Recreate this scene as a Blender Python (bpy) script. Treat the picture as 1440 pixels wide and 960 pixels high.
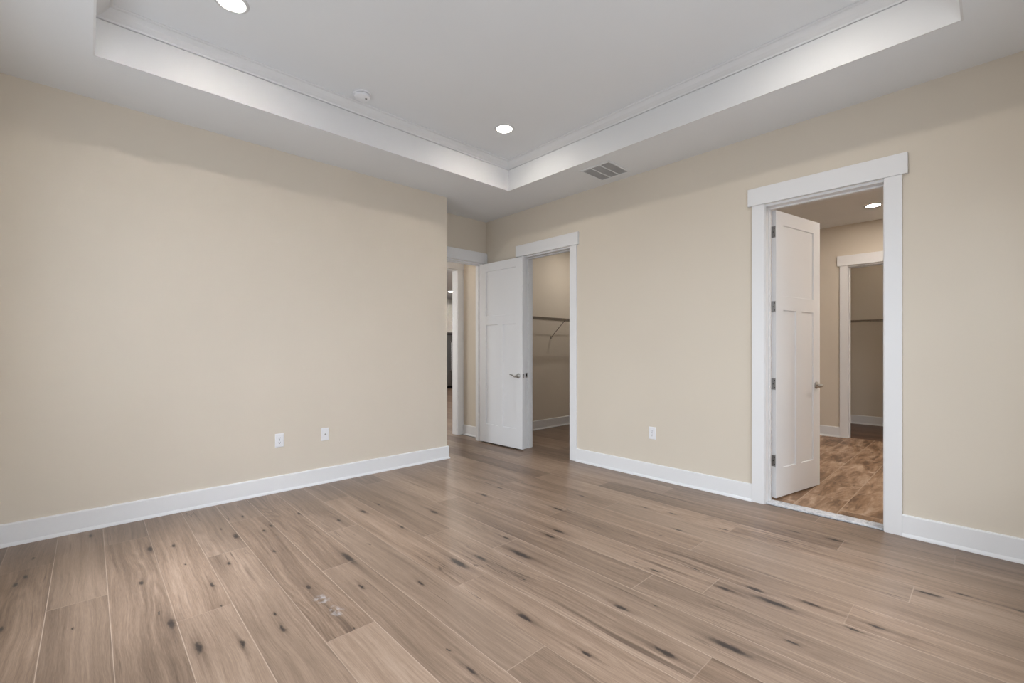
import bpy, bmesh, math, random
from mathutils import Vector, Matrix

for o in list(bpy.data.objects):
    bpy.data.objects.remove(o, do_unlink=True)
S = bpy.context.scene
C = S.collection
R = math.radians

# ------------------------------------------------------------------ camera
CAM_H = 1.27
F_PX = 633.74
cd = bpy.data.cameras.new('camera')
cam = bpy.data.objects.new('camera', cd)
C.objects.link(cam)
cd.sensor_fit = 'HORIZONTAL'
cd.sensor_width = 36.0
cd.lens = F_PX / 1440 * 36.0
cd.shift_y = 11.5 / 1440
cd.clip_start = 0.02
cam.location = (0, 0, CAM_H)
cam.rotation_euler = (R(90), 0, R(46.806 - 90))
S.camera = cam

# ------------------------------------------------------------------ light levels
S.view_settings.view_transform = 'Standard'
S.view_settings.look = 'None'
S.view_settings.exposure = 0.0
S.view_settings.gamma = 1.0
S.view_settings.use_curve_mapping = False
LAMP = 182.0           # recessed lights of the bedroom
LAMP_BATH = 280.0
LAMP_BATH_FILL = 490.0  # two unseen lamps added to brighten the bathroom and its door
LAMP_CLOSET = 430.0
LAMP_HALL_FILL = 75.0  # unseen lamp added to brighten the hall wall
LAMP_KITCHEN = 500.0
FILL_BACK_LOW = (10.0, 0.4, 20.0)        # daylight panels outside added, unseen windows behind the photographer
FILL_SIDE_LOW = (10.0, 29.0, 0.4)
FILL_BACK_HIGH = (1.0, 20.0, 355.0)       # unseen tilted panels added above, shining down through the same windows
FILL_SIDE_HIGH = (75.0, 1.0, 215.0)
LAMP_CLOSET_FAR = 140.0
WORLD = 0.3
FILL_KITCHEN = 75.0  # area light at an unseen kitchen window, added to light the hall
world = bpy.data.worlds.new('world')
S.world = world
world.use_nodes = True
world.node_tree.nodes['Background'].inputs['Color'].default_value = (0.80, 0.90, 1.0, 1)
world.node_tree.nodes['Background'].inputs['Strength'].default_value = WORLD


def area_fill(name, loc, rot, sx, sy, power, col):
    l = bpy.data.lights.new(name, 'AREA')
    l.shape = 'RECTANGLE'
    l.size, l.size_y = sx, sy
    l.energy = power
    l.color = col
    o = bpy.data.objects.new(name, l)
    C.objects.link(o)
    o.location = loc
    o.rotation_euler = rot
    return o


# room: bedroom x -0.61..4.06, y -0.53..4.365 ; ceiling 3.05, tray 3.355
XL, XR, YN, YL = -0.61, 4.06, -0.53, 4.365
YE = 4.853             # wall with the alcove door
ZC, ZT = 3.05, 3.355
TX0, TX1, TY0, TY1 = 0.018, 3.446, 0.105, 3.726
WR = 4.205             # far face of the wall with the two doorways
BX = 7.875             # far wall of the bathroom
CX0, CX1 = 7.99, 9.62  # closet behind the bathroom
CY = 4.945             # shelf wall of the first closet
HY0, HY1 = 5.465, 5.575  # end wall of the little hall
# unseen windows added behind the photographer to brighten the room
WY = ((0.2, 1.2), (1.35, 2.35), (2.5, 3.5))    # in the wall x = XL
WX = ((0.2, 1.2), (1.35, 2.35), (2.5, 3.5))    # in the wall y = YN
WZ0, WZ1 = 0.75, 2.35
COOL = (0.88, 0.965, 1.07)
for i in range(3):  # area lights outside the added windows, levels fitted to brighten the room
    cy, cx = sum(WY[i]) / 2, sum(WX[i]) / 2
    area_fill('fill_back_low', (XL - 0.22, cy, 1.55), (R(90), 0, R(-90)), 1.0, 1.55, FILL_BACK_LOW[i], COOL)
    area_fill('fill_side_low', (cx, YN - 0.22, 1.55), (R(90), 0, 0), 1.0, 1.55, FILL_SIDE_LOW[i], COOL)
    area_fill('fill_back_high', (XL - 1.5, cy, 3.1), (R(58), 0, R(-90)), 1.4, 2.2, FILL_BACK_HIGH[i], COOL)
    area_fill('fill_side_high', (cx, YN - 1.5, 3.1), (R(58), 0, 0), 1.4, 2.2, FILL_SIDE_HIGH[i], COOL)

area_fill('fill_kitchen', (1.8, 8.0, 1.55), (R(90), 0, R(-90)), 2.75, 1.85, FILL_KITCHEN, (1.0, 0.99, 0.97))

# ------------------------------------------------------------------ node helpers


class NT:
    def __init__(self, name):
        self.m = bpy.data.materials.new(name)
        self.m.use_nodes = True
        self.t = self.m.node_tree
        self.b = self.t.nodes['Principled BSDF']

    def link(self, a, b):
        self.t.links.new(a, b)

    def n(self, typ, **kw):
        nd = self.t.nodes.new(typ)
        for k, v in kw.items():
            setattr(nd, k, v)
        return nd

    def val(self, sock, v):
        if isinstance(v, bpy.types.NodeSocket):
            self.link(v, sock)
        else:
            sock.default_value = v

    def math(self, op, a, b=0.0, c=0.0, clamp=False):
        nd = self.n('ShaderNodeMath', operation=op)
        nd.use_clamp = clamp
        self.val(nd.inputs[0], a)
        self.val(nd.inputs[1], b)
        self.val(nd.inputs[2], c)
        return nd.outputs[0]

    def vmath(self, op, a, b=(0, 0, 0)):
        nd = self.n('ShaderNodeVectorMath', operation=op)
        self.val(nd.inputs[0], a)
        self.val(nd.inputs[1], b)
        return nd

    def noise(self, vec, scale=1.0, detail=2.0, rough=0.5, dist=0.0):
        nd = self.n('ShaderNodeTexNoise')
        self.link(vec, nd.inputs['Vector'])
        nd.inputs['Scale'].default_value = scale
        nd.inputs['Detail'].default_value = detail
        nd.inputs['Roughness'].default_value = rough
        nd.inputs['Distortion'].default_value = dist
        return nd.outputs['Fac']

    def ramp(self, fac, stops, interp='LINEAR'):
        nd = self.n('ShaderNodeValToRGB')
        nd.color_ramp.interpolation = interp
        el = nd.color_ramp.elements
        while len(el) < len(stops):
            el.new(0.5)
        for e, (p, c) in zip(el, stops):
            e.position = p
            e.color = (*c, 1) if len(c) == 3 else c
        self.link(fac, nd.inputs['Fac'])
        return nd.outputs['Color']

    def smooth(self, v, a, b, lo=0.0, hi=1.0):
        nd = self.n('ShaderNodeMapRange', interpolation_type='SMOOTHSTEP')
        self.link(v, nd.inputs['Value'])
        nd.inputs['From Min'].default_value = a
        nd.inputs['From Max'].default_value = b
        nd.inputs['To Min'].default_value = lo
        nd.inputs['To Max'].default_value = hi
        return nd.outputs['Result']

    def mix(self, fac, a, b, mode='MIX'):
        nd = self.n('ShaderNodeMix', data_type='RGBA', blend_type=mode)
        self.val(nd.inputs['Factor'], fac)
        self.val(nd.inputs[6], a if isinstance(a, bpy.types.NodeSocket) else (*a, 1))
        self.val(nd.inputs[7], b if isinstance(b, bpy.types.NodeSocket) else (*b, 1))
        return nd.outputs[2]

    def bump(self, h, strength=0.2, dist=0.01):
        nd = self.n('ShaderNodeBump')
        nd.inputs['Strength'].default_value = strength
        nd.inputs['Distance'].default_value = dist
        self.link(h, nd.inputs['Height'])
        self.link(nd.outputs['Normal'], self.b.inputs['Normal'])

    def obj_coord(self):
        return self.n('ShaderNodeTexCoord').outputs['Object']


def paint(name, col, rough=0.6, mott=0.012, bump=0.06, spec=0.3, scale=220):
    k = NT(name)
    v = k.obj_coord()
    n1 = k.noise(v, 1.3, 3)
    c = k.ramp(n1, [(0.3, tuple(x * (1 - mott) for x in col)), (0.7, tuple(min(1, x * (1 + mott)) for x in col))])
    k.link(c, k.b.inputs['Base Color'])
    k.b.inputs['Roughness'].default_value = rough
    k.b.inputs['Specular IOR Level'].default_value = spec
    if bump:
        k.bump(k.noise(v, scale, 2), bump, 0.002)
    return k.m


def metal(name, col, rough=0.3):
    k = NT(name)
    v = k.obj_coord()
    c = k.ramp(k.noise(v, 60, 3), [(0.3, tuple(x * 0.92 for x in col)), (0.7, col)])
    k.link(c, k.b.inputs['Base Color'])
    k.b.inputs['Metallic'].default_value = 1.0
    k.b.inputs['Roughness'].default_value = rough
    return k.m


def emitter(name, col, strength):
    k = NT(name)
    k.b.inputs['Base Color'].default_value = (0.9, 0.9, 0.9, 1)
    k.b.inputs['Emission Color'].default_value = (*col, 1)
    # frosted lens: brightest in the middle, fading at its rim
    xy = k.vmath('MULTIPLY', k.obj_coord(), (1, 1, 0)).outputs[0]
    rr = k.vmath('LENGTH', xy).outputs['Value']
    k.link(k.smooth(rr, 0.042, 0.0745, strength, 1.0), k.b.inputs['Emission Strength'])
    return k.m


M_WALL = paint('beige_wall_paint', (0.685, 0.617, 0.520), 0.75)
M_CEIL = paint('white_ceiling_paint', (0.780, 0.795, 0.808), 0.85, bump=0.04)
M_TRIM = paint('white_trim_paint', (0.800, 0.800, 0.805), 0.48, 0.006, 0.02, 0.3, 90)
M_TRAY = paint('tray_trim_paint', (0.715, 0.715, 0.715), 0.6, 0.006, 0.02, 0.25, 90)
M_DOOR = paint('white_door_paint', (0.780, 0.780, 0.785), 0.45, 0.006, 0.02, 0.3, 90)
M_PLATE = paint('white_plastic', (0.82, 0.82, 0.84), 0.3, 0.0, 0.0, 0.45)
M_VENT = paint('white_enamel', (0.66, 0.66, 0.66), 0.45, 0.0, 0.0, 0.4)
M_DARK = paint('dark_slot', (0.03, 0.03, 0.032), 0.6, 0.0, 0.0)
M_GAP = paint('grey_slot', (0.20, 0.20, 0.20), 0.6, 0.0, 0.0)
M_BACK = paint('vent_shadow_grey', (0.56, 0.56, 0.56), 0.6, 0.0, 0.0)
M_NICKEL = metal('satin_nickel', (0.50, 0.49, 0.47), 0.32)
M_HINGE = metal('hinge_nickel', (0.42, 0.41, 0.40), 0.42)
M_WIRE = paint('coated_shelf_wire', (0.26, 0.22, 0.18), 0.45, 0.0, 0.0)
M_CAB = paint('white_cabinet_paint', (0.80, 0.77, 0.74), 0.4, 0.005, 0.0)
M_STEEL = metal('dark_stainless', (0.24, 0.245, 0.25), 0.28)
M_BLACK = paint('black_appliance_side', (0.02, 0.02, 0.022), 0.35, 0.0, 0.0)
M_BRIGHT = metal('bright_handle_steel', (0.75, 0.76, 0.78), 0.25)
WARM = (1.0, 0.94, 0.86)
M_LAMP = emitter('lamp_lens', WARM, LAMP)
M_LAMP_B = emitter('lamp_lens_bath', (1.0, 0.89, 0.79), LAMP_BATH)
M_LAMP_B2 = emitter('lamp_lens_bath_fill', (1.0, 0.89, 0.79), LAMP_BATH_FILL)
M_LAMP_C = emitter('lamp_lens_closet', (1.0, 0.93, 0.86), LAMP_CLOSET)
M_LAMP_CF = emitter('lamp_lens_closet_far', (1.0, 0.87, 0.74), LAMP_CLOSET_FAR)
M_LAMP_H = emitter('lamp_lens_hall_fill', (1.0, 0.92, 0.84), LAMP_HALL_FILL)
M_LAMP_K = emitter('lamp_lens_kitchen', (1.0, 0.93, 0.86), LAMP_KITCHEN)

# knots of the oak floor: x, y, size class, where they lie on the planks
KNOTS = [(0.009, 4.213, 1), (-0.258, 3.698, 1), (-0.291, 3.614, 1), (0.284, 3.669, 2), (0.209, 3.175, 1), (0.247, 2.747, 0), (0.4, 3.632, 1), (0.487, 2.883, 1), (0.416, 3.259, 0), (0.279, 2.609, 2), (0.341, 2.318, 2), (0.484, 2.216, 1), (0.607, 3.104, 1), (0.682, 3.732, 0), (0.73, 3.52, 2), (0.479, 2.621, 0), (-0.054, 2.864, 0), (-0.292, 3.079, 1), (-0.246, 3.992, 0), (0.853, 3.907, 1), (1.189, 3.673, 1), (0.895, 3.498, 1), (0.958, 3.561, 1), (0.852, 3.094, 1), (1.155, 2.69, 3), (1.357, 3.336, 1), (1.571, 3.378, 2), (1.733, 3.449, 1), (1.633, 2.892, 1), (1.969, 2.983, 2), (1.337, 2.781, 0), (1.067, 2.319, 1), (1.316, 2.125, 1), (1.605, 2.167, 3), (0.644, 2.208, 1), (0.855, 2.497, 1), (0.882, 1.992, 0), (0.653, 2.359, 0), (1.111, 1.57, 0), (1.741, 2.14, 2), (1.955, 2.005, 3), (2.396, 2.079, 2), (2.289, 2.056, 2), (2.513, 3.039, 2), (2.727, 2.366, 2), (2.371, 1.33, 1), (1.911, 1.252, 2), (1.762, 0.946, 2), (1.507, 1.517, 2), (3.265, 1.919, 1), (2.85, 1.546, 0), (1.516, 1.159, 1), (1.754, 1.765, 0), (1.104, 1.419, 1), (3.028, 1.512, 1), (2.047, 1.141, 0), (2.055, 2.245, 1), (3.298, 1.693, 1), (2.751, 3.093, 1), (3.122, 2.441, 1), (2.575, 0.863, 2), (2.463, 0.969, 2), (2.505, 0.753, 3), (2.629, 0.62, 2), (1.994, 0.772, 3), (2.224, 0.588, 1), (3.186, 0.223, 2), (3.303, 0.103, 1), (3.631, 0.718, 2), (3.591, 0.949, 1), (3.274, 1.298, 1), (2.631, 0.364, 1), (2.529, 0.431, 1), (2.557, 1.178, 1), (3.303, -0.097, 1), (3.363, 0.939, 1)]
KSIZE = [(0.005, 0.014), (0.009, 0.028), (0.015, 0.050), (0.021, 0.095)]


def plank_material(name, tint, knots):
    k = NT(name)
    geo = k.n('ShaderNodeNewGeometry').outputs['Position']
    pl = k.n('ShaderNodeAttribute', attribute_name='plank')
    ed = k.n('ShaderNodeAttribute', attribute_name='edge')
    sep = k.n('ShaderNodeSeparateColor')
    k.link(pl.outputs['Color'], sep.inputs[0])
    tone, r1, r2 = sep.outputs[0], sep.outputs[1], sep.outputs[2]
    off = k.n('ShaderNodeCombineXYZ')
    k.link(k.math('MULTIPLY', r1, 37.0), off.inputs[0])
    k.link(k.math('MULTIPLY', r2, 53.0), off.inputs[1])
    k.link(k.math('MULTIPLY', tone, 11.0), off.inputs[2])
    p = k.vmath('ADD', geo, off.outputs[0]).outputs[0]
    # wobble makes the grain run in long soft waves
    wv = k.n('ShaderNodeTexNoise')
    k.link(k.vmath('MULTIPLY', p, (3.0, 1.3, 1.0)).outputs[0], wv.inputs['Vector'])
    wv.inputs['Scale'].default_value = 1.0
    wv.inputs['Detail'].default_value = 2.0
    p = k.vmath('ADD', p, k.vmath('MULTIPLY', k.vmath('SUBTRACT', wv.outputs['Color'], (0.5, 0.5, 0.5)).outputs[0], (0.07, 0.0, 0.0)).outputs[0]).outputs[0]

    def st(sx, sy):
        return k.vmath('MULTIPLY', p, (sx, sy, 1.0)).outputs[0]
    broad = k.noise(st(9.0, 0.75), 1, 3, 0.55, 0.3)
    streak = k.noise(st(42.0, 1.1), 1, 4, 0.62, 0.2)
    thin = k.noise(st(170.0, 3.2), 1, 3, 0.65)
    fine = k.noise(st(520.0, 18.0), 1, 2, 0.7)
    rings_n = k.noise(st(5.5, 0.55), 1, 2, 0.45, 0.2)
    rings = k.math('SINE', k.math('MULTIPLY', rings_n, 130.0))
    ringmask = k.smooth(k.noise(st(2.5, 0.5), 1, 1), 0.48, 0.64)
    t = k.math('MULTIPLY_ADD', k.math('SUBTRACT', tone, 0.5), 0.55, 0.48)
    t = k.math('MULTIPLY_ADD', k.math('SUBTRACT', broad, 0.5), 0.80, t)
    t = k.math('MULTIPLY_ADD', k.math('SUBTRACT', streak, 0.5), 0.80, t)
    t = k.math('MULTIPLY_ADD', k.math('SUBTRACT', thin, 0.5), 0.62, t)
    t = k.math('MULTIPLY_ADD', k.math('SUBTRACT', fine, 0.5), 0.55, t)
    t = k.math('MULTIPLY_ADD', k.math('MULTIPLY', rings, ringmask), 0.075, t)

    def T(r, g, b):
        return (r * tint[0], g * tint[1], b * tint[2])
    col = k.ramp(t, [(0.05, T(0.112, 0.074, 0.052)), (0.36, T(0.203, 0.142, 0.101)), (0.60, T(0.283, 0.202, 0.147)), (0.95, T(0.405, 0.308, 0.236))])
    # greyer and redder boards
    col = k.mix(k.math('MULTIPLY', r2, 0.30), col, T(0.232, 0.182, 0.142))
    # dark mineral streaks and hairline cracks
    ms = k.noise(st(24.0, 0.62), 1, 3, 0.55, 0.5)
    mm = k.math('MULTIPLY', k.smooth(ms, 0.60, 0.74), k.smooth(k.noise(st(3.0, 1.2), 1, 1), 0.46, 0.60))
    col = k.mix(k.math('MULTIPLY', mm, 0.78), col, T(0.085, 0.057, 0.042))
    cr = k.smooth(k.math('ABSOLUTE', k.math('SUBTRACT', k.noise(st(13.0, 0.5), 1, 3, 0.5, 0.2), 0.5)), 0.0, 0.011, 1.0, 0.0)
    cm = k.math('MULTIPLY', cr, k.smooth(k.noise(st(2.2, 1.7), 1, 1), 0.56, 0.68))
    col = k.mix(k.math('MULTIPLY', cm, 0.75), col, T(0.080, 0.055, 0.042))
    if knots:
        wob = k.n('ShaderNodeTexNoise')
        k.link(k.vmath('MULTIPLY', geo, (1.0, 0.40, 1.0)).outputs[0], wob.inputs['Vector'])
        wob.inputs['Scale'].default_value = 48.0
        wob.inputs['Detail'].default_value = 4.0
        wob.inputs['Roughness'].default_value = 0.65
        w2 = k.vmath('MULTIPLY', k.vmath('SUBTRACT', wob.outputs['Color'], (0.5, 0.5, 0.5)).outputs[0], (0.026, 0.085, 0.0)).outputs[0]
        q = k.vmath('ADD', geo, w2).outputs[0]
        acc = tail = None
        for (x, y, s) in KNOTS:
            rx, ry = KSIZE[s]
            d0 = k.vmath('SUBTRACT', q, (x, y, 0)).outputs[0]
            ln = k.vmath('LENGTH', k.vmath('MULTIPLY', d0, (1 / rx, 1 / ry, 0)).outputs[0]).outputs['Value']
            acc = ln if acc is None else k.math('MINIMUM', acc, ln)
            if s > 0:
                lt = k.vmath('LENGTH', k.vmath('MULTIPLY', d0, (1 / (rx * 1.1), 1 / (ry * 4.0), 0)).outputs[0]).outputs['Value']
                tail = lt if tail is None else k.math('MINIMUM', tail, lt)
        tl = k.math('MULTIPLY', k.smooth(tail, 0.15, 1.5, 0.75, 0.0), k.smooth(streak, 0.35, 0.60, 1.0, 0.25))
        halo = k.smooth(acc, 0.6, 2.6, 0.40, 0.0)
        core = k.smooth(acc, 0.35, 1.30, 0.96, 0.0)
        col = k.mix(tl, col, T(0.120, 0.084, 0.062))
        col = k.mix(halo, col, T(0.120, 0.080, 0.058))
        col = k.mix(core, col, (0.030, 0.022, 0.019))
        # dried white paint smears
        sm = None
        for (x, y) in ((0.865, 2.336), (0.880, 2.180)):
            ln = k.vmath('LENGTH', k.vmath('MULTIPLY', k.vmath('SUBTRACT', q, (x, y, 0)).outputs[0], (1 / 0.030, 1 / 0.046, 0)).outputs[0]).outputs['Value']
            sm = ln if sm is None else k.math('MINIMUM', sm, ln)
        sm = k.math('MULTIPLY', k.smooth(sm, 0.5, 1.4, 0.6, 0.0), k.smooth(k.noise(k.vmath('MULTIPLY', geo, (45, 38, 1)).outputs[0], 1, 4), 0.38, 0.66))
        col = k.mix(sm, col, (0.42, 0.41, 0.41))
    # seams: eased edges, their highlight painted as paler lines
    s2 = k.n('ShaderNodeSeparateColor')
    k.link(ed.outputs['Color'], s2.inputs[0])
    long_ = k.math('MINIMUM', s2.outputs[0], s2.outputs[1])
    ends = k.math('MINIMUM', s2.outputs[2], ed.outputs['Alpha'])
    ed_l = k.smooth(long_, 0.0008, 0.0024, 1.0, 0.0)
    ed_e = k.smooth(ends, 0.0008, 0.0028, 1.0, 0.0)
    col = k.mix(k.math('MULTIPLY', ed_l, k.smooth(r1, 0.1, 0.8, 0.35, 0.95)), col, T(0.46, 0.365, 0.295))
    col = k.mix(k.math('MULTIPLY', ed_e, k.smooth(r2, 0.2, 0.8, 0.25, 0.8)), col, T(0.40, 0.315, 0.25))
    k.link(col, k.b.inputs['Base Color'])
    k.link(k.math('MULTIPLY_ADD', thin, 0.14, 0.29), k.b.inputs['Roughness'])
    k.b.inputs['Specular IOR Level'].default_value = 0.45
    h = k.math('MULTIPLY_ADD', fine, 0.25, k.math('MULTIPLY', k.math('ADD', ed_l, ed_e), -0.8))
    k.bump(h, 0.12, 0.0015)
    return k.m


def tile_material():
    k = NT('brown_stone_tile')
    v = k.n('ShaderNodeNewGeometry').outputs['Position']
    mp = k.vmath('ADD', v, (-6.12, -0.815, 0)).outputs[0]
    br = k.n('ShaderNodeTexBrick')
    k.link(mp, br.inputs['Vector'])
    br.offset = 0.5
    br.inputs['Scale'].default_value = 1.0
    br.inputs['Brick Width'].default_value = 0.61
    br.inputs['Row Height'].default_value = 0.295
    br.inputs['Mortar Size'].default_value = 0.0035
    br.inputs['Mortar Smooth'].default_value = 0.1
    br.inputs['Color1'].default_value = (0.0, 0, 0, 1)
    br.inputs['Color2'].default_value = (1.0, 1, 1, 1)
    br.inputs['Mortar'].default_value = (0.5, 0.5, 0.5, 1)
    # each tile shifts its veining
    sh = k.vmath('MULTIPLY', br.outputs['Color'], (7.0, 3.0, 5.0)).outputs[0]
    w = k.vmath('ADD', mp, sh).outputs[0]
    a = k.noise(k.vmath('MULTIPLY', w, (0.75, 3.6, 1)).outputs[0], 1.5, 5, 0.6, 0.9)
    b = k.noise(k.vmath('MULTIPLY', w, (2.0, 9.0, 1)).outputs[0], 2.2, 4, 0.6, 0.8)
    t = k.math('MULTIPLY_ADD', k.math('SUBTRACT', b, 0.5), 0.75, k.math('MULTIPLY_ADD', k.math('SUBTRACT', a, 0.5), 1.3, 0.49))
    col = k.ramp(t, [(0.28, (0.165, 0.095, 0.052)), (0.45, (0.300, 0.180, 0.105)), (0.58, (0.405, 0.262, 0.165)), (0.78, (0.560, 0.420, 0.310))])
    vein = k.smooth(k.math('ABSOLUTE', k.math('SUBTRACT', a, 0.53)), 0.0, 0.012, 0.35, 0.0)
    col = k.mix(vein, col, (0.58, 0.46, 0.36))
    col = k.mix(k.math('MULTIPLY', br.outputs['Fac'], 0.85), col, (0.50, 0.38, 0.28))
    k.link(col, k.b.inputs['Base Color'])
    k.b.inputs['Roughness'].default_value = 0.42
    k.b.inputs['Specular IOR Level'].default_value = 0.35
    k.bump(k.math('MULTIPLY', br.outputs['Fac'], -1.0), 0.3, 0.002)
    return k.m


def marble_material():
    k = NT('rough_grey_marble')
    v = k.obj_coord()
    a = k.noise(v, 14, 5, 0.65, 1.5)
    b = k.noise(v, 70, 3, 0.6)
    t = k.math('MULTIPLY_ADD', k.math('SUBTRACT', b, 0.5), 0.5, a)
    col = k.ramp(t, [(0.25, (0.34, 0.35, 0.37)), (0.48, (0.58, 0.59, 0.61)), (0.7, (0.76, 0.76, 0.77))])
    k.link(col, k.b.inputs['Base Color'])
    k.b.inputs['Roughness'].default_value = 0.6
    k.bump(t, 0.4, 0.004)
    return k.m


M_PLANK = plank_material('oak_plank', (0.985, 0.945, 0.915), True)
M_PLANK_SHADE = plank_material('plank_painted_shade', (0.52, 0.36, 0.28), False)  # planks tinted dark to carry the far closet's shade
M_TILE = tile_material()
M_MARBLE = marble_material()

# ------------------------------------------------------------------ mesh helpers


def obj(name, bm, mat, parent=None, smooth=False, bevel=0.0):
    me = bpy.data.meshes.new(name)
    bmesh.ops.recalc_face_normals(bm, faces=bm.faces)
    bm.to_mesh(me)
    bm.free()
    if smooth:
        for f in me.polygons:
            f.use_smooth = True
    me.materials.append(mat)
    o = bpy.data.objects.new(name, me)
    C.objects.link(o)
    if parent is not None:
        o.parent = parent
    if bevel:
        md = o.modifiers.new('bevel', 'BEVEL')
        md.width = bevel
        md.segments = 2
        md.limit_method = 'ANGLE'
    if smooth:
        md = o.modifiers.new('split', 'EDGE_SPLIT')
        md.split_angle = R(40)
    return o


def tag(o, label, cat, group=None, kind=None):
    o['label'] = label
    o['category'] = cat
    if group:
        o['group'] = group
    if kind:
        o['kind'] = kind
    return o


def struct(name, bm, mat, label, cat, **kw):
    return tag(obj(name, bm, mat, **kw), label, cat, kind='structure')


def empty(name, loc, rz, label, cat, group=None):
    o = bpy.data.objects.new(name, None)
    C.objects.link(o)
    o.location = loc
    o.rotation_euler = (0, 0, rz)
    o.empty_display_size = 0.1
    return tag(o, label, cat, group)


def box(bm, x0, x1, y0, y1, z0, z1):
    v = [bm.verts.new(p) for p in ((x0, y0, z0), (x1, y0, z0), (x1, y1, z0), (x0, y1, z0), (x0, y0, z1), (x1, y0, z1), (x1, y1, z1), (x0, y1, z1))]
    for f in ((3, 2, 1, 0), (4, 5, 6, 7), (0, 1, 5, 4), (1, 2, 6, 5), (2, 3, 7, 6), (3, 0, 4, 7)):
        bm.faces.new([v[i] for i in f])
    return bm


def B(*boxes):
    bm = bmesh.new()
    for b in boxes:
        box(bm, *b)
    return bm


def tube(bm, pts, rad, seg=10, cap=True):
    """round bar along points; rad is a number or a list"""
    pts = [Vector(p) for p in pts]
    rs = rad if isinstance(rad, (list, tuple)) else [rad] * len(pts)
    rings = []
    up = Vector((0, 0, 1))
    for i, p in enumerate(pts):
        d = (pts[min(i + 1, len(pts) - 1)] - pts[max(i - 1, 0)]).normalized()
        a = up if abs(d.dot(up)) < 0.95 else Vector((1, 0, 0))
        s = d.cross(a).normalized()
        t = s.cross(d).normalized()
        rings.append([bm.verts.new(p + rs[i] * (math.cos(2 * math.pi * j / seg) * s + math.sin(2 * math.pi * j / seg) * t)) for j in range(seg)])
    for a, b in zip(rings, rings[1:]):
        for j in range(seg):
            bm.faces.new((a[j], a[(j + 1) % seg], b[(j + 1) % seg], b[j]))
    if cap:
        bm.faces.new(rings[0][::-1])
        bm.faces.new(rings[-1])
    return bm


def lathe(bm, prof, seg=40, axis='Z', at=(0, 0, 0)):
    """prof: (radius, height) pairs turned about an axis"""
    def P(r, h, a):
        c, s = r * math.cos(a), r * math.sin(a)
        v = {'Z': (c, s, h), 'Y': (c, h, s), 'X': (h, c, s)}[axis]
        return (v[0] + at[0], v[1] + at[1], v[2] + at[2])
    rings = []
    for r, h in prof:
        if r < 1e-6:
            rings.append([bm.verts.new(P(0, h, 0))])
        else:
            rings.append([bm.verts.new(P(r, h, 2 * math.pi * j / seg)) for j in range(seg)])
    for a, b in zip(rings, rings[1:]):
        for j in range(seg):
            k = (j + 1) % seg
            if len(a) == 1 and len(b) > 1:
                bm.faces.new((a[0], b[k], b[j]))
            elif len(b) == 1 and len(a) > 1:
                bm.faces.new((a[j], a[k], b[0]))
            elif len(a) > 1:
                bm.faces.new((a[j], a[k], b[k], b[j]))
    return bm


def sweep(path, prof, closed=False):
    """profile (d, z) swept along a plan path; d is measured to the LEFT of the walking direction, mitred"""
    bm = bmesh.new()
    n = len(path)
    P = [Vector(p) for p in path]
    rings = []
    for i in range(n):
        dirs = []
        if closed or i > 0:
            dirs.append((P[i] - P[i - 1]).normalized())
        if closed or i < n - 1:
            dirs.append((P[(i + 1) % n] - P[i]).normalized())
        nrm = [Vector((-d.y, d.x)) for d in dirs]
        if len(nrm) == 1:
            m = nrm[0]
        else:
            m = (nrm[0] + nrm[1]).normalized()
            m = m / m.dot(nrm[0])
        rings.append([bm.verts.new((P[i].x + m.x * d, P[i].y + m.y * d, z)) for d, z in prof])
    k = len(prof)
    segs = range(n) if closed else range(n - 1)
    for i in segs:
        a, b = rings[i], rings[(i + 1) % n]
        for j in range(k):
            bm.faces.new((a[j], a[(j + 1) % k], b[(j + 1) % k], b[j]))
    if not closed:
        bm.faces.new(rings[0][::-1])
        bm.faces.new(rings[-1])
    return bm


def copy_tree(o, parent=None):
    c = o.copy()
    C.objects.link(c)
    if parent is not None:
        c.parent = parent
    for ch in list(o.children):
        copy_tree(ch, c)
    return c


# ------------------------------------------------------------------ floor of oak planks
PW, PL = 0.2256, 1.845
ROW_JOINT = {-2: 3.827, -1: 3.142, 0: 3.931, 1: 2.604, 2: 3.283, 3: 1.977, 4: 2.631, 5: 1.312, 6: 1.968, 7: 2.636, 8: 2.184, 9: 1.311, 10: 2.88, 11: 2.316, 12: 1.309, 13: 2.131, 16: 1.999, 17: 0.893}
TONES = {(-2, -1): 0.35, (-1, 0): 0.50, (-1, -1): 0.28, (0, 0): 0.34, (0, -1): 0.38, (1, 0): 0.58, (1, -1): 0.70, (2, 0): 0.50, (2, -1): 0.50,
         (3, 1): 0.55, (3, 0): 0.34, (3, -1): 0.92, (4, 0): 0.32, (4, -1): 0.46, (5, 1): 0.45, (5, 0): 0.55, (5, -1): 0.36, (6, 0): 0.62, (6, -1): 0.64,
         (7, 0): 0.34, (7, -1): 0.60, (8, 0): 0.55, (8, -1): 0.58, (9, 0): 0.36, (9, -1): 0.44, (10, 0): 0.50, (10, -1): 0.56, (11, 0): 0.60, (11, -1): 0.36,
         (12, 0): 0.50, (12, -1): 0.55, (13, 0): 0.45, (13, -1): 0.62, (14, -1): 0.50, (15, -1): 0.55, (16, -1): 0.52, (17, 0): 0.40, (17, -1): 0.44}


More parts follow.
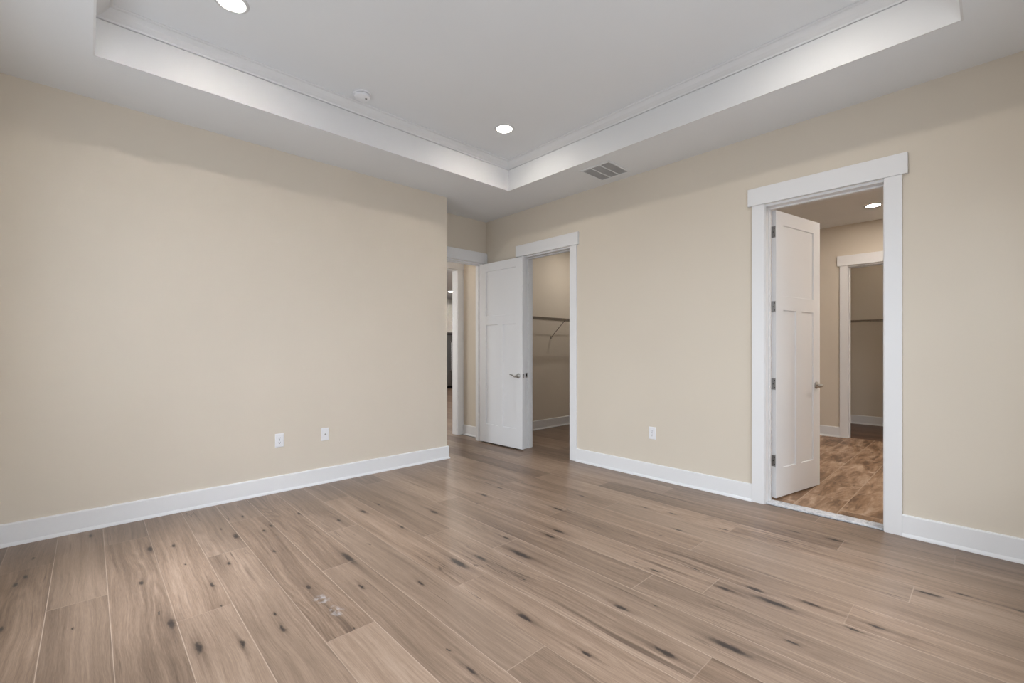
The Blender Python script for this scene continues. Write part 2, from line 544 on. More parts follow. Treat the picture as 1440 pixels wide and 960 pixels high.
def plank_floor(rects):
    bm = bmesh.new()
    lp = bm.loops.layers.float_color.new('plank')
    le = bm.loops.layers.float_color.new('edge')
    for (rx0, rx1, ry0, ry1) in rects:
        for k in range(math.floor((rx0 - 0.073) / PW), math.floor((rx1 - 0.073) / PW) + 1):
            rr = random.Random(k * 7919 + 13)
            j0 = ROW_JOINT.get(k, rr.uniform(0, PL))
            u0 = 0.073 + k * PW
            i = math.floor((ry0 - j0) / PL)
            while j0 + i * PL < ry1:
                v0 = j0 + i * PL
                pr = random.Random(k * 1009 + i * 31 + 5)
                tone = TONES.get((k, i), pr.uniform(0.12, 0.88))
                c = (tone, pr.random(), pr.random(), 1.0)
                x0, x1 = max(u0, rx0), min(u0 + PW, rx1)
                y0, y1 = max(v0, ry0), min(v0 + PL, ry1)
                if x1 - x0 > 1e-4 and y1 - y0 > 1e-4:
                    vs = [bm.verts.new(p) for p in ((x0, y0, 0), (x1, y0, 0), (x1, y1, 0), (x0, y1, 0))]
                    f = bm.faces.new(vs)
                    for l in f.loops:
                        x, y, _ = l.vert.co
                        l[lp] = c
                        l[le] = (x - u0, u0 + PW - x, y - v0, v0 + PL - y)
                i += 1
    return bm


fl = plank_floor([(XL, XR, YN, 4.9), (XR, 6.45, 3.0, 4.9), (3.06, XR, 4.9, 5.5), (2.0, 10.2, 5.5, 12.95)])
struct('floor', fl, M_PLANK, 'wide plank oak floor with knots running through bedroom, closet and hall', 'floor')
struct('floor_closet_far', plank_floor([(7.93, 9.62, 0.1, 2.1)]), M_PLANK_SHADE, 'plank floor beyond the bathroom, closet shade tinted into its boards', 'floor')
struct('floor_slab', B((XL - 0.3, 10.4, YN - 0.9, 13.1, -0.2, -0.004)), M_GAP, 'concrete slab beneath the plank floor', 'floor slab')
struct('floor_bathroom', B((4.172, 7.93, -1.2, 2.65, -0.003, 0.012)), M_TILE, 'brown veined stone tile floor of the bathroom', 'tile floor')

# ------------------------------------------------------------------ walls
struct('wall_left', B((XL - 0.15, 3.055, YL, YE + 0.115, 0, ZT + 0.1)), M_WALL,
       'long blank beige wall with two white cover plates, ending at the alcove', 'wall')
BY0, BY1 = 0.520, 1.276       # bathroom doorway, between jamb faces
KY0, KY1 = 3.340, 4.101       # first closet doorway
ZD = 2.446                    # underside of the head jambs
J = 0.019
struct('wall_right', B((XR, WR, YN - 0.15, BY0 - J, 0, ZC + 0.05), (XR, WR, BY1 + J, KY0 - J, 0, ZC + 0.05),
                       (XR, WR, KY1 + J, YE + 0.115, 0, ZC + 0.05), (XR, WR, BY0 - J, BY1 + J, ZD + J, ZC + 0.05),
                       (XR, WR, KY0 - J, KY1 + J, ZD + J, ZC + 0.05)), M_WALL,
       'beige wall with the two doorways to bathroom and closet', 'wall')
EX0, EX1 = 3.147, 3.962       # alcove doorway
struct('wall_entry', B((3.055, EX0 - J, YE, YE + 0.115, 0, ZC + 0.05), (EX1 + J, XR, YE, YE + 0.115, 0, ZC + 0.05),
                       (EX0 - J, EX1 + J, YE, YE + 0.115, ZD + J, ZC + 0.05)), M_WALL,
       'short beige wall of the alcove above and beside the open panel door', 'wall')
def window_wall(a0, a1, holes, z0, z1, mk):
    """boxes of a wall running a0..a1 with window holes"""
    out, p = [], a0
    for (h0, h1) in holes:
        out.append(mk(p, h0, 0, ZT + 0.1))
        out.append(mk(h0, h1, 0, z0))
        out.append(mk(h0, h1, z1, ZT + 0.1))
        p = h1
    out.append(mk(p, a1, 0, ZT + 0.1))
    return B(*out)


struct('wall_back', window_wall(YN - 0.15, YL, WY, WZ0, WZ1, lambda p, q, z0, z1: (XL - 0.15, XL, p, q, z0, z1)), M_WALL,
       'beige wall with added windows behind the photographer, facing the doorway wall', 'wall')
struct('wall_side', window_wall(XL, XR, WX, WZ0, WZ1, lambda p, q, z0, z1: (p, q, YN - 0.15, YN, z0, z1)), M_WALL,
       'beige wall with added windows behind the photographer, facing the blank wall', 'wall')
# closet, hall, kitchen, bathroom shells
struct('wall_closet', B((WR, 6.6, CY, CY + 0.115, 0, ZC + 0.05), (WR, 6.6, 2.85, 2.95, 0, ZC + 0.05), (6.45, 6.6, 2.95, CY, 0, ZC + 0.05)),
       M_WALL, 'beige closet walls behind the wire shelf', 'wall')
HX = 4.117
struct('wall_hall', B((HX, WR, YE + 0.115, HY0, 0, ZC + 0.05), (2.9, 3.055, YE + 0.115, HY0, 0, ZC + 0.05)), M_WALL,
       'narrow beige strip of hall wall seen through the alcove doorway', 'wall')
HA = 4.000
struct('wall_hall_end', B((HA + J, 10.4, HY0, HY1, 0, ZC + 0.05), (1.9, 3.16 - J, HY0, HY1, 0, ZC + 0.05), (3.16 - J, HA + J, HY0, HY1, ZD + J, ZC + 0.05)),
       M_WALL, 'beige wall at the end of the little hall', 'wall')
struct('wall_kitchen', B((1.9, 10.4, 12.95, 13.1, 0, ZC + 0.05), (10.2, 10.4, HY1, 12.95, 0, ZC + 0.05), (1.9, 2.0, HY1, 6.6, 0, ZC + 0.05),
                         (1.9, 2.0, 9.4, 12.95, 0, ZC + 0.05), (1.9, 2.0, 6.6, 9.4, 0, 0.6), (1.9, 2.0, 6.6, 9.4, 2.5, ZC + 0.05)),  # opening added out of sight for the kitchen fill light
       M_CAB, 'pale far kitchen wall behind the refrigerator', 'wall')
DY0, DY1 = 0.640, 1.398       # doorway from bathroom to second closet
struct('wall_bathroom', B((BX, CX0, -1.2, DY0 - J, 0, ZC + 0.05), (BX, CX0, DY1 + J, 2.65, 0, ZC + 0.05), (BX, CX0, DY0 - J, DY1 + J, ZD + J, ZC + 0.05),
                          (WR, CX0, 2.65, 2.75, 0, ZC + 0.05), (WR, CX0, -1.3, -1.2, 0, ZC + 0.05)), M_WALL,
       'warm beige bathroom walls around the second closet doorway', 'wall')
struct('wall_closet_far', B((CX1, CX1 + 0.12, 0.0, 2.2, 0, ZC + 0.05), (CX0, CX1, 0.0, 0.1, 0, ZC + 0.05), (CX0, CX1, 2.1, 2.2, 0, ZC + 0.05)), M_WALL,
       'dim beige walls of the closet beyond the bathroom', 'wall')

# ------------------------------------------------------------------ ceilings
struct('ceiling', B((XL, TX0, YN, YL, ZC, ZT + 0.1), (TX1, XR, YN, YL, ZC, ZT + 0.1), (TX0, TX1, YN, TY0, ZC, ZT + 0.1), (TX0, TX1, TY1, YL, ZC, ZT + 0.1),
                    (TX0, TX1, TY0, TY1, ZT, ZT + 0.1), (3.055, XR, YL, YE, ZC, ZT + 0.1)), M_CEIL,
       'white tray ceiling with a recessed centre over the bedroom', 'ceiling')
struct('ceiling_bathroom', B((WR, BX, -1.2, 2.65, ZC, ZC + 0.1)), M_CEIL, 'white bathroom ceiling with one round light', 'ceiling')
struct('ceiling_closet', B((WR, 6.45, 2.95, CY, ZC, ZC + 0.1)), M_CEIL, 'white ceiling of the closet next to the panel door', 'ceiling')
struct('ceiling_closet_far', B((CX0, CX1, 0.1, 2.1, ZC, ZC + 0.1)), M_CEIL, 'white ceiling of the closet beyond the bathroom', 'ceiling')
struct('ceiling_hall', B((3.055, HX, YE + 0.115, HY0, ZC, ZC + 0.1)), M_CEIL, 'white ceiling of the little hall', 'ceiling')
struct('ceiling_kitchen', B((2.0, 10.2, HY1, 12.95, ZC, ZC + 0.1)), M_CEIL, 'white ceiling of the distant kitchen', 'ceiling')

# crown moulding around the tray (path runs clockwise seen from above, so left is outward: use negative d)
CROWN = [(0, ZT), (0, 3.2845), (0.013, 3.2845), (0.016, 3.287), (0.020, 3.294), (0.034, 3.302), (0.052, 3.315), (0.066, 3.332), (0.073, 3.342), (0.081, 3.343), (0.088, 3.347), (0.089, ZT)]
TRAY_PATH = [(TX0, TY0), (TX1, TY0), (TX1, TY1), (TX0, TY1)]
struct('trim_1', sweep(TRAY_PATH, CROWN, True), M_TRAY,
       'white crown moulding running round the top of the ceiling tray', 'crown moulding')
struct('trim_7', sweep(TRAY_PATH, [(0, 3.2805), (0, ZC), (0.010, ZC), (0.010, 3.2805)], True), M_TRAY,
       'flat white fascia boards lining the sides of the ceiling tray', 'fascia')

# ------------------------------------------------------------------ door casings
CW, CT, HT, HH, OV = 0.095, 0.018, 0.026, 0.143, 0.030


def casing_x(xf, sgn, y0, y1, base=0.0, left=True, right=True):
    """casing on a wall face x = xf standing out towards sgn; opening between jambs y0..y1"""
    def bx(ya, yb, za, zb, t):
        return (min(xf, xf + sgn * t), max(xf, xf + sgn * t), ya, yb, za, zb)
    r = 0.005
    hz = ZD + J + 0.002
    return [bx(y0 - r - CW, y0 - r, base, hz, CT), bx(y1 + r, y1 + r + CW, base, hz, CT), bx(y0 - r - CW - OV, y1 + r + CW + OV, hz, hz + HH, HT)]


def jamb_x(xa, xb, y0, y1, stop, base=0.0):
    return [(xa, xb, y0 - J, y0, base, ZD + J), (xa, xb, y1, y1 + J, base, ZD + J), (xa, xb, y0, y1, ZD, ZD + J),
            (stop[0], stop[1], y0, y0 + 0.011, base, ZD), (stop[0], stop[1], y1 - 0.011, y1, base, ZD), (stop[0], stop[1], y0 + 0.011, y1 - 0.011, ZD - 0.011, ZD)]


def frame(name, legs, jambs, label):
    t = struct(name, B(*legs), M_TRIM, label, 'door casing', bevel=0.0015)
    obj('jamb', B(*jambs), M_TRIM, t, bevel=0.001)
    return t


tr_bath = frame('trim_2', casing_x(XR, -1, BY0, BY1) + casing_x(WR, 1, BY0, BY1, 0.012), jamb_x(XR, WR, BY0, BY1, (4.128, 4.164)),
                'wide white casing with flat header around the bathroom doorway')
tr_clos = frame('trim_3', casing_x(XR, -1, KY0, KY1) + casing_x(WR, 1, KY0, KY1), jamb_x(XR, WR, KY0, KY1, (4.128, 4.164)),
                'white casing around the open closet doorway beside the panel door')
hz = ZD + J + 0.002
r = 0.005
tr_ent = frame('trim_4',
               [(EX0 - r - CW + 0.008, EX0 - r, YE - CT, YE, 0, hz), (EX1 + r, XR, YE - CT, YE, 0, hz), (3.056, XR, YE - HT, YE, hz, hz + HH)],
               [(EX0 - J, EX0, YE, YE + 0.115, 0, ZD + J), (EX1, EX1 + J, YE, YE + 0.115, 0, ZD + J), (EX0, EX1, YE, YE + 0.115, ZD, ZD + J),
                (EX0, EX0 + 0.011, 4.893, 4.928, 0, ZD), (EX1 - 0.011, EX1, 4.893, 4.928, 0, ZD), (EX0 + 0.011, EX1 - 0.011, 4.893, 4.928, ZD - 0.011, ZD)],
               'white casing and header filling the alcove wall around its doorway')
tr_hall = frame('trim_5',
                [(3.16 - r - 0.094, 3.16 - r, HY0 - CT, HY0, 0, hz), (HA + r, HA + r + CW + 0.014, HY0 - CT, HY0, 0, hz), (3.058, HX - 0.001, HY0 - HT, HY0, hz, hz + HH)],
                [(3.16 - J, 3.16, HY0, HY1, 0, ZD + J), (HA, HA + J, HY0, HY1, 0, ZD + J), (3.16, HA, HY0, HY1, ZD, ZD + J)],
                'white casing of the second opening at the end of the hall')
tr_far = frame('trim_6', casing_x(BX, -1, DY0, DY1, 0.012), jamb_x(BX, CX0, DY0, DY1, (7.93, 7.965), 0.012),
               'white casing with flat header around the closet beyond the bathroom')
# strike plate on the closet jamb
sp = B((4.086, 4.122, KY1 - 0.0022, KY1, 0.912, 0.972))
obj('strike_plate', sp, M_HINGE, tr_clos, bevel=0.001)
obj('strike_hole', B((4.096, 4.112, KY1 - 0.0026, KY1 - 0.0021, 0.926, 0.958)), M_DARK, tr_clos)

# ------------------------------------------------------------------ baseboards
BASE = [(0, 0.0), (0.028, 0.0), (0.0275, 0.006), (0.024, 0.014), (0.018, 0.021), (0.016, 0.022), (0.016, 0.138), (0.012, 0.146), (0, 0.146)]


def base(name, path, label, z=0.0):
    struct(name, sweep(path, [(d, h + z) for d, h in BASE]), M_TRIM, label, 'baseboard')


# the room lies to the left of the walking direction
base('baseboard_left', [(3.055, YE - 0.02), (3.055, YL), (XL, YL)], 'white baseboard along the long blank wall, wrapping its corner')
ck = 0.005 + CW
base('baseboard_right', [(XR, BY1 + ck), (XR, KY0 - ck)], 'white baseboard between bathroom casing and closet casing')
base('baseboard_right', [(XR, YN), (XR, BY0 - ck)], 'white baseboard from bathroom casing to the wall behind the photographer')
base('baseboard_right', [(XR, KY1 + ck), (XR, YE - CT)], 'white baseboard hidden behind the open panel door')
base('baseboard_back', [(XL, YL), (XL, YN)], 'white baseboard along the wall behind the photographer')
base('baseboard_side', [(XL, YN), (XR, YN)], 'white baseboard below the added windows facing the blank wall')
base('baseboard_closet', [(6.45, CY), (WR, CY)], 'shaded white baseboard inside the closet with one brace')
base('baseboard_hall', [(HX, YE + 0.115), (HX, HY0 - CT)], 'short white baseboard in the hall through the alcove doorway')
base('baseboard_bathroom', [(BX, DY1 + ck), (BX, 2.65)], 'white baseboard of the bathroom behind its open door', 0.012)
base('baseboard_bathroom', [(BX, -1.2), (BX, DY0 - ck)], 'white baseboard of the bathroom past the closet casing', 0.012)
base('baseboard_closet_far', [(CX1, 0.1), (CX1, 2.1)], 'grey looking baseboard in the closet beyond the bathroom')

# ------------------------------------------------------------------ unseen windows added behind the photographer


def window(name, a0, a1, z0, z1, to3, label):
    def bx(a, b, d0, d1, za, zb):
        p, q = to3(a, d0), to3(b, d1)
        return (min(p[0], q[0]), max(p[0], q[0]), min(p[1], q[1]), max(p[1], q[1]), za, zb)
    f = 0.05
    w = struct(name, B(bx(a0, a0 + f, 0.05, 0.12, z0, z1), bx(a1 - f, a1, 0.05, 0.12, z0, z1), bx(a0 + f, a1 - f, 0.05, 0.12, z0, z0 + f), bx(a0 + f, a1 - f, 0.05, 0.12, z1 - f, z1),
                       bx(a0 + f, a1 - f, 0.06, 0.11, (z0 + z1) / 2 - 0.025, (z0 + z1) / 2 + 0.025)), M_TRIM, label, 'window')
    obj('window_casing', B(bx(a0 - 0.06, a0, -0.018, 0, z0 - 0.03, z1), bx(a1, a1 + 0.06, -0.018, 0, z0 - 0.03, z1), bx(a0 - 0.07, a1 + 0.07, -0.025, 0, z1, z1 + 0.14)), M_TRIM, w)
    obj('window_sill', B(bx(a0 - 0.07, a1 + 0.07, -0.05, 0.05, z0 - 0.03, z0 - 0.001)), M_TRIM, w)


for i in range(3):
    n = ('first', 'second', 'third')[i]
    window('window_%d' % (i + 1), WY[i][0], WY[i][1], WZ0, WZ1, lambda a, d: (XL - d, a), n + ' of three unseen added windows, facing the doorway wall')
    window('window_%d' % (i + 4), WX[i][0], WX[i][1], WZ0, WZ1, lambda a, d: (a, YN - d), n + ' of three unseen added windows, facing the long blank wall')

# ------------------------------------------------------------------ panel doors


def leaf(w, h, t=0.035):
    """three panel craftsman leaf, hinge edge at x=0, thickness y in -t..0"""
    bm = bmesh.new()
    st, mu = 0.117, 0.094
    xs = [0.003, st, w / 2 - mu / 2, w / 2 + mu / 2, w - st, w]
    zs = [0.020, 0.262, 1.603, 1.720, 2.327, h]
    panels = [(1, 2, 1, 2), (3, 4, 1, 2), (1, 4, 3, 4)]
    dep, sl = 0.010, 0.0045
    for yf, s in ((0.0, -1), (-t, 1)):
        def V(x, z, d=0.0):
            return bm.verts.new((x, yf + s * d, z))
        cells = set()
        for (i0, i1, j0, j1) in panels:
            for i in range(i0, i1):
                for j in range(j0, j1):
                    cells.add((i, j))
        for i in range(5):
            for j in range(5):
                if (i, j) in cells:
                    continue
                bm.faces.new([V(xs[i], zs[j]), V(xs[i + 1], zs[j]), V(xs[i + 1], zs[j + 1]), V(xs[i], zs[j + 1])])
        for (i0, i1, j0, j1) in panels:
            x0, x1, z0, z1 = xs[i0], xs[i1], zs[j0], zs[j1]
            o = [(x0, z0), (x1, z0), (x1, z1), (x0, z1)]
            n = [(x0 + sl, z0 + sl), (x1 - sl, z0 + sl), (x1 - sl, z1 - sl), (x0 + sl, z1 - sl)]
            for q in range(4):
                a, b = o[q], o[(q + 1) % 4]
                c, d = n[(q + 1) % 4], n[q]
                bm.faces.new([V(*a), V(*b), V(*c, dep), V(*d, dep)])
            bm.faces.new([V(*p, dep) for p in n])
    x0, x1, z0, z1 = xs[0], xs[-1], zs[0], zs[-1]
    for quad in (((x0, 0, z0), (x0, -t, z0), (x0, -t, z1), (x0, 0, z1)), ((x1, 0, z0), (x1, -t, z0), (x1, -t, z1), (x1, 0, z1)),
                 ((x0, 0, z0), (x1, 0, z0), (x1, -t, z0), (x0, -t, z0)), ((x0, 0, z1), (x1, 0, z1), (x1, -t, z1), (x0, -t, z1))):
        bm.faces.new([bm.verts.new(p) for p in quad])
    bmesh.ops.remove_doubles(bm, verts=bm.verts, dist=1e-5)
    return bm


def handle(door, w, t, side, proj=0.052):
    """lever set; side -1 = the face at y=-t, +1 = the face at y=0"""
    y = -t if side < 0 else 0.0
    x, z = w - 0.068, 0.940
    bm = bmesh.new()
    lathe(bm, [(0.0, 0.0), (0.033, 0.0), (0.033, side * 0.004), (0.029, side * 0.010), (0.016, side * 0.013), (0.012, side * 0.018), (0.011, side * (proj - 0.006)), (0.0, side * (proj - 0.002))], 32, 'Y', (x, y, z))
    h = obj('door_handle', bm, M_NICKEL, door, smooth=True)
    pts, rad = [], []
    n = 16
    for i in range(n + 1):
        s = i / n
        pts.append((x + 0.012 - 0.128 * s, y + side * (proj - 0.006 - 0.006 * math.sin(s * math.pi)), z + 0.010 * math.sin(s * 2 * math.pi + 2.6) - 0.004 + 0.010 * s))
        rad.append(0.0115 * (1 - 0.45 * s) if i < n else 0.003)
    obj('lever', tube(bmesh.new(), pts, rad, 12), M_NICKEL, h, smooth=True)


def hinges(door, t, swing):
    """four butt hinges; leaves on the door's edge and, opened by the swing angle, on the jamb"""
    for zc in (2.258, 1.628, 0.977, 0.331):
        z0, z1 = zc - 0.047, zc + 0.047
        bm = bmesh.new()
        tube(bm, [(-0.001, 0.006, z0), (-0.001, 0.006, z1)], 0.0065, 12)
        tube(bm, [(-0.001, 0.006, z1), (-0.001, 0.006, z1 + 0.004)], 0.0045, 10)
        # leaf let into the door edge
        box(bm, 0.0012, 0.0032, -t + 0.004, 0.004, z0, z1)
        # leaf on the jamb: rotate closed position back by the swing angle
        a = -swing
        v0 = len(bm.verts)
        bm.verts.ensure_lookup_table()
        box(bm, -0.0022, -0.0006, -t + 0.004, 0.004, z0, z1)
        bm.verts.ensure_lookup_table()
        nv = bm.verts[v0:]
        bmesh.ops.rotate(bm, cent=(0, 0, 0), matrix=Matrix.Rotation(a, 3, 'Z'), verts=nv)
        h = obj('hinge', bm, M_HINGE, door)
        # screw heads on the door leaf
        sb = bmesh.new()
        for (yy, dz) in ((-0.024, 0.030), (-0.012, 0.0), (-0.024, -0.030)):
            lathe(sb, [(0.0, 0.0), (0.0042, 0.0), (0.003, -0.0016), (0.0, -0.0018)], 10, 'X', (0.0013, yy, zc + dz))
        obj('screw', sb, M_DARK, h)


def panel_door(name, pin, ang, w, swing, label):
    t = 0.035
    o = struct(name, leaf(w, 2.436, t), M_DOOR, label, 'door')
    o.location = (pin[0], pin[1], pin[2])
    o.rotation_euler = (0, 0, ang)
    handle(o, w, t, -1)
    handle(o, w, t, 1, 0.040)
    hinges(o, t, swing)
    obj('latch_plate', B((w - 0.0005, w + 0.0018, -t / 2 - 0.0125, -t / 2 + 0.0125, 0.911, 0.969)), M_HINGE, o, bevel=0.0008)
    obj('latch_bolt', B((w + 0.0015, w + 0.010, -t / 2 - 0.007, -t / 2 + 0.007, 0.932, 0.948)), M_NICKEL, o)
    return o


panel_door('door_1', (3.968, YE - CT - 0.004, 0.0), R(-88.35), 0.805, R(91.65), 'white three panel door swung open against the doorway wall in the alcove')
panel_door('door_2', (WR + 0.003, BY1 - 0.001, 0.004), R(-11.5), 0.748, R(78.5), 'white three panel door opened into the tiled bathroom')

# ------------------------------------------------------------------ threshold
bm = B((4.068, 4.182, BY0 + 0.001, BY1 - 0.001, 0.0, 0.013))
th = tag(obj('threshold', bm, M_MARBLE, bevel=0.003), 'rough grey and white marble threshold strip lying across the bathroom doorway', 'threshold')

# ------------------------------------------------------------------ recessed lights


def recessed(mat, loc, label, group, name='recessed_light'):
    o = empty(name, loc, 0, label, 'ceiling light', group)
    bm = bmesh.new()
    lathe(bm, [(0.074, -0.004), (0.076, -0.007), (0.088, -0.006), (0.093, -0.002), (0.094, 0.0), (0.074, 0.0), (0.074, -0.004)], 48)
    obj('trim_ring', bm, M_VENT, o, smooth=True)
    bm = bmesh.new()
    lathe(bm, [(0.0745, -0.0035), (0.066, -0.0052), (0.04, -0.0066), (0.0, -0.007)], 48)
    obj('lens', bm, mat, o, smooth=True)
    return o


TRAY = 'recessed lights of the tray ceiling'
rl = recessed(M_LAMP, (2.859, 3.150, ZT), 'lit round recessed light nearest the tray corner by the alcove', TRAY)
for (x, y, lab) in ((0.625, 3.125, 'lit round recessed light cut by the top edge of the picture'),
                    (2.859, 0.690, 'lit round recessed light of the tray, out of view above the bathroom side'),
                    (0.625, 0.690, 'lit round recessed light of the tray, straight above the photographer')):
    c = copy_tree(rl)
    c.location = (x, y, ZT)
    c['label'] = lab
BATH = 'bathroom ceiling lights'
recessed(M_LAMP_B, (7.051, 1.002, ZC), 'lit round recessed light in the bathroom ceiling, seen through the doorway', BATH)
recessed(M_LAMP_B2, (5.30, -0.25, ZC), 'added bathroom fill light, unseen beside the open door', BATH)
recessed(M_LAMP_B2, (6.40, -0.45, ZC), 'added bathroom fill light, unseen farther from the open door', BATH)
recessed(M_LAMP_C, (5.75, 4.02, ZC), 'dim round closet light above the wire shelf with brace', None)
recessed(M_LAMP_CF, (8.75, 1.05, ZC), 'dim round light of the closet beyond the bathroom', None)
recessed(M_LAMP_H, (3.40, 5.22, ZC), 'added hall fill light, unseen above the alcove doorway', None)
KIT = 'kitchen ceiling lights'
kd = ((8.10, 11.38, 'bright round kitchen light seen in the sliver beside the blank wall'), (6.0, 9.0, 'round kitchen light added unseen over the kitchen middle'),
      (5.0, 7.2, 'round kitchen light added unseen near the hall end'), (8.2, 9.0, 'round kitchen light added unseen on the far kitchen side'), (4.0, 10.5, 'round kitchen light added unseen behind the blank wall'))
for (x, y, lab) in kd:  # only the first is visible, the rest are added for brightness
    recessed(M_LAMP_K, (x, y, ZC), lab, KIT)

# ------------------------------------------------------------------ smoke detector
sd = empty('smoke_detector', (1.625, 3.515, ZT), 0, 'small round white smoke detector on the tray ceiling near the crown', 'smoke detector')
bm = bmesh.new()
lathe(bm, [(0.0, 0.0), (0.071, 0.0), (0.071, -0.008), (0.066, -0.011), (0.0, -0.011)], 48)
obj('mounting_base', bm, M_PLATE, sd, smooth=True)
bm = bmesh.new()
lathe(bm, [(0.0, -0.011), (0.058, -0.011), (0.058, -0.016), (0.0, -0.016)], 48)
obj('vent_slot', bm, M_GAP, sd, smooth=True)
bm = bmesh.new()
lathe(bm, [(0.0, -0.016), (0.063, -0.016), (0.064, -0.022), (0.058, -0.033), (0.045, -0.038), (0.0, -0.040)], 48)
obj('cover', bm, M_PLATE, sd, smooth=True)
bm = bmesh.new()
lathe(bm, [(0.0, -0.036), (0.009, -0.036), (0.009, -0.0405), (0.0, -0.041)], 20, 'Z', (0.024, -0.018, 0.0))
obj('test_button', bm, M_GAP, sd, smooth=True)

# ------------------------------------------------------------------ ceiling vent
cv = empty('ceiling_vent', (3.754, 2.642, ZC), 0, 'white rectangular ceiling vent with three louvred sections', 'vent')
vx, vy = 0.186, 0.176
obj('frame', B((-vx, vx, -vy, -vy + 0.022, -0.006, 0), (-vx, vx, vy - 0.022, vy, -0.006, 0), (-vx, -vx + 0.022, -vy + 0.022, vy - 0.022, -0.006, 0), (vx - 0.022, vx, -vy + 0.022, vy - 0.022, -0.006, 0),
               ), M_CEIL, cv, bevel=0.002)
for yb in (-0.052, 0.052):
    obj('divider', B((-vx + 0.022, vx - 0.022, yb - 0.006, yb + 0.006, -0.005, -0.0003)), M_CEIL, cv)
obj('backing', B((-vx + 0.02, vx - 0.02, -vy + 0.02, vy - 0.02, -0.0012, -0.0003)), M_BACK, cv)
bm = bmesh.new()
for sec in ((-vy + 0.022, -0.058), (-0.046, 0.046), (0.058, vy - 0.022)):
    for i in range(20):
        x = -vx + 0.029 + i * (2 * vx - 0.058) / 19
        v = [bm.verts.new(p) for p in ((x - 0.0055, sec[0], -0.0016), (x + 0.0035, sec[0], -0.0045), (x + 0.0035, sec[1], -0.0045), (x - 0.0055, sec[1], -0.0016))]
        bm.faces.new(v)
r_ = bmesh.ops.solidify(bm, geom=bm.faces[:], thickness=0.0007)
obj('louvre', bm, M_VENT, cv)

# ------------------------------------------------------------------ wall plates


def plate_base(name, loc, rz, label, cat, group=None):
    """local: x across, -y out of the wall, z up; origin on the wall at the plate's bottom edge"""
    o = empty(name, loc, rz, label, cat, group)
    bm = bmesh.new()
    w, h, t = 0.036, 0.121, 0.0055
    bw = w - 0.004
    ring = [[(-w, 0, 0), (w, 0, 0), (w, 0, h), (-w, 0, h)], [(-w, -0.002, 0), (w, -0.002, 0), (w, -0.002, h), (-w, -0.002, h)],
            [(-bw, -t, 0.004), (bw, -t, 0.004), (bw, -t, h - 0.004), (-bw, -t, h - 0.004)]]
    vr = [[bm.verts.new(p) for p in q] for q in ring]
    for a, b in zip(vr, vr[1:]):
        for i in range(4):
            bm.faces.new((a[i], a[(i + 1) % 4], b[(i + 1) % 4], b[i]))
    bm.faces.new(vr[0][::-1])
    bm.faces.new(vr[-1])
    obj('cover_plate', bm, M_PLATE, o)
    return o


def outlet(loc, rz, label):
    o = plate_base('wall_outlet', loc, rz, label, 'outlet', 'duplex wall outlets')
    for zc in (0.041, 0.080):
        bm = bmesh.new()
        n = 24
        pr = []
        for i in range(n):
            a = 2 * math.pi * i / n
            pr.append((0.0172 * math.cos(a), max(-0.0135, min(0.0135, 0.0172 * math.sin(a)))))
        f0 = [bm.verts.new((x, -0.005, zc + z)) for x, z in pr]
        f1 = [bm.verts.new((x * 0.96, -0.0075, zc + z * 0.96)) for x, z in pr]
        for i in range(n):
            bm.faces.new((f0[i], f0[(i + 1) % n], f1[(i + 1) % n], f1[i]))
        bm.faces.new(f1)
        rc = obj('receptacle', bm, M_PLATE, o)
        sl = B((-0.0078, -0.0056, -0.0080, -0.0072, zc - 0.001, zc + 0.008), (0.0052, 0.0072, -0.0080, -0.0072, zc - 0.0005, zc + 0.007))
        lathe(sl, [(0.0, -0.0080), (0.0028, -0.0080), (0.0028, -0.0072), (0.0, -0.0072)], 12, 'Y', (0, 0, zc - 0.008))
        obj('slot', sl, M_DARK, rc)
    bm = bmesh.new()
    lathe(bm, [(0.0, -0.0070), (0.003, -0.0066), (0.0034, -0.005)], 14, 'Y', (0, 0, 0.0605))
    obj('screw', bm, M_GAP, o, smooth=True)
    return o


outlet((1.243, YL, 0.399), 0, 'white duplex wall outlet low on the long blank wall, below eye level')
outlet((XR, 2.297, 0.386), R(-90), 'white duplex wall outlet low between the closet and bathroom doorways')
cx_ = plate_base('cable_plate', (1.647, YL, 0.402), 0, 'white wall plate with a single cable jack, beside the outlet', 'cable outlet')
bm = bmesh.new()
lathe(bm, [(0.0075, -0.005), (0.0075, -0.0075), (0.0048, -0.0078), (0.0048, -0.016), (0.003, -0.0163), (0.0, -0.0163)], 18, 'Y', (0, 0, 0.0605))
obj('cable_jack', bm, M_HINGE, cx_, smooth=True)
for zs_ in (0.018, 0.103):
    bm = bmesh.new()
    lathe(bm, [(0.0, -0.0068), (0.003, -0.0064), (0.0034, -0.005)], 14, 'Y', (0, 0, zs_))
    obj('screw', bm, M_PLATE, cx_, smooth=True)

# ------------------------------------------------------------------ wire closet shelves


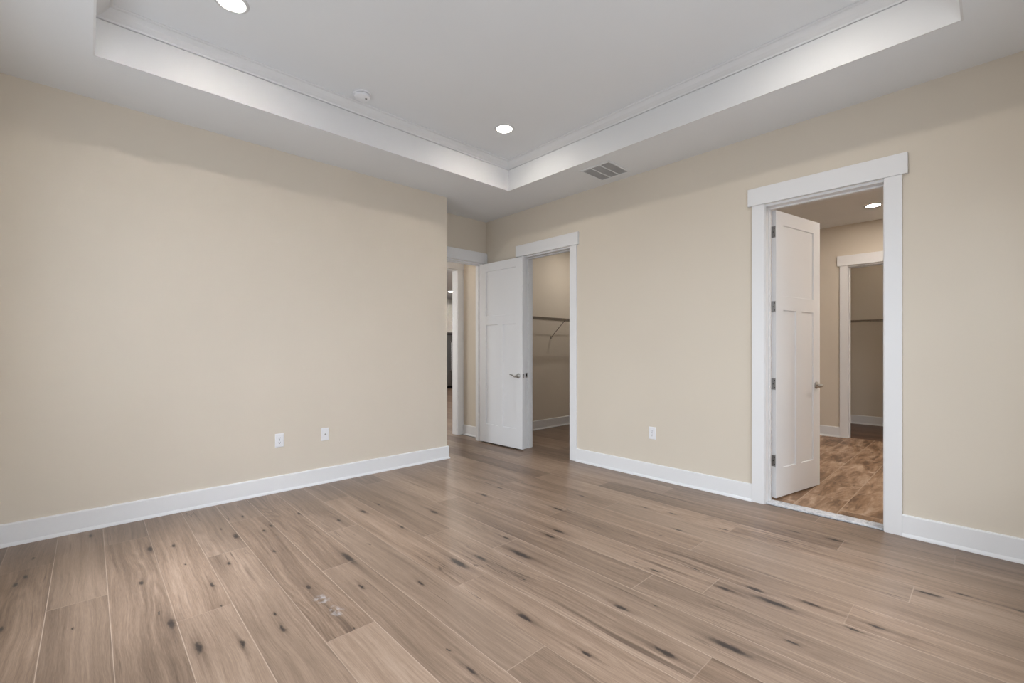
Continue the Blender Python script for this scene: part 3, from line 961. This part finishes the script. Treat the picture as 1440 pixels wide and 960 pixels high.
def wire_shelf(loc, rz, length, depth, braces, label):
    """local: x along the wall, y = 0 on the wall, shelf stands out to -y, origin at shelf height"""
    o = empty('wire_shelf', loc, rz, label, 'wire shelf')
    bm = bmesh.new()
    n = int(length / 0.0254)
    for i in range(n + 1):
        x = 0.006 + i * (length - 0.012) / n
        tube(bm, [(x, -0.006, 0.0), (x, -depth, 0.0), (x, -depth - 0.004, -0.004), (x, -depth - 0.004, -0.034)], 0.0016, 6)
    obj('wire_deck', bm, M_WIRE, o)
    for (y, z, rr) in ((-0.006, -0.004, 0.0034), (-depth * 0.5, -0.0045, 0.0034), (-depth, -0.005, 0.0036), (-depth - 0.0005, -0.034, 0.0036)):
        obj('rod', tube(bmesh.new(), [(0.002, y, z), (length - 0.002, y, z)], rr, 8), M_WIRE, o, smooth=True)
    for x in braces:
        b = bmesh.new()
        tube(b, [(x, -depth + 0.002, -0.030), (x, -0.020, -0.282), (x, -0.006, -0.292)], 0.0055, 8)
        box(b, x - 0.008, x + 0.008, -0.006, -0.0005, -0.315, -0.270)
        obj('brace', b, M_WIRE, o)
    return o


wire_shelf((WR + 0.002, CY - 0.001, 1.765), 0, 2.24, 0.305, (5.51 - WR, 6.2 - WR), 'long wire shelf with a diagonal brace in the closet beside the panel door')
wire_shelf((CX1 - 0.001, 2.098, 1.762), R(-90), 1.996, 0.305, (0.15, 1.75), 'wire shelf casting striped shadows in the closet beyond the bathroom')

# ------------------------------------------------------------------ kitchen glimpsed through the hall
fr = empty('refrigerator', (8.80, 12.90, 0), 0, 'dark stainless refrigerator glimpsed far beyond the hall opening', 'refrigerator')
obj('body', B((-0.45, 0.45, -0.70, -0.02, 0.03, 1.76)), M_BLACK, fr, bevel=0.004)
for (a, b_) in ((-0.45, -0.135), (-0.129, 0.45)):
    obj('door', B((a, b_, -0.775, -0.705, 0.08, 1.755)), M_STEEL, fr, bevel=0.012)
for xh in (-0.175, -0.089):
    obj('handle', tube(bmesh.new(), [(xh, -0.776, 0.55), (xh, -0.825, 0.60), (xh, -0.840, 1.05), (xh, -0.825, 1.50), (xh, -0.776, 1.55)], 0.014, 12), M_BRIGHT, fr, smooth=True)
obj('toe_grille', B((-0.44, 0.44, -0.70, -0.66, 0.0, 0.078)), M_BLACK, fr)
obj('hinge_cap', B((-0.19, -0.08, -0.76, -0.60, 1.76, 1.80)), M_BLACK, fr)
kc = empty('kitchen_cabinet', (8.80, 12.93, 1.84), 0, 'white upper cabinet above the distant refrigerator', 'cabinet')
obj('body', B((-0.50, 0.50, -0.62, 0, 0, 0.94)), M_CAB, kc)
for (a, b_) in ((-0.495, -0.132), (-0.128, 0.495)):
    d = obj('door', B((a, b_, -0.640, -0.622, 0.01, 0.62)), M_CAB, kc, bevel=0.003)
    obj('door', B((a, b_, -0.640, -0.622, 0.63, 0.93)), M_CAB, kc, bevel=0.003)
for (sx, lab) in ((-1, 'tall white pantry cabinet on the near side of the refrigerator'), (1, 'tall white pantry cabinet on the far side of the refrigerator')):
    pc = empty('pantry_cabinet', (8.80 + sx * 0.80, 12.93, 0), 0, lab, 'cabinet', 'tall cabinets beside the refrigerator')
    obj('body', B((-0.29, 0.29, -0.62, 0, 0.0, 2.78)), M_CAB, pc)
    obj('door', B((-0.285, 0.285, -0.640, -0.622, 0.1, 1.80)), M_CAB, pc, bevel=0.003)
    obj('door', B((-0.285, 0.285, -0.640, -0.622, 1.82, 2.76)), M_CAB, pc, bevel=0.003)
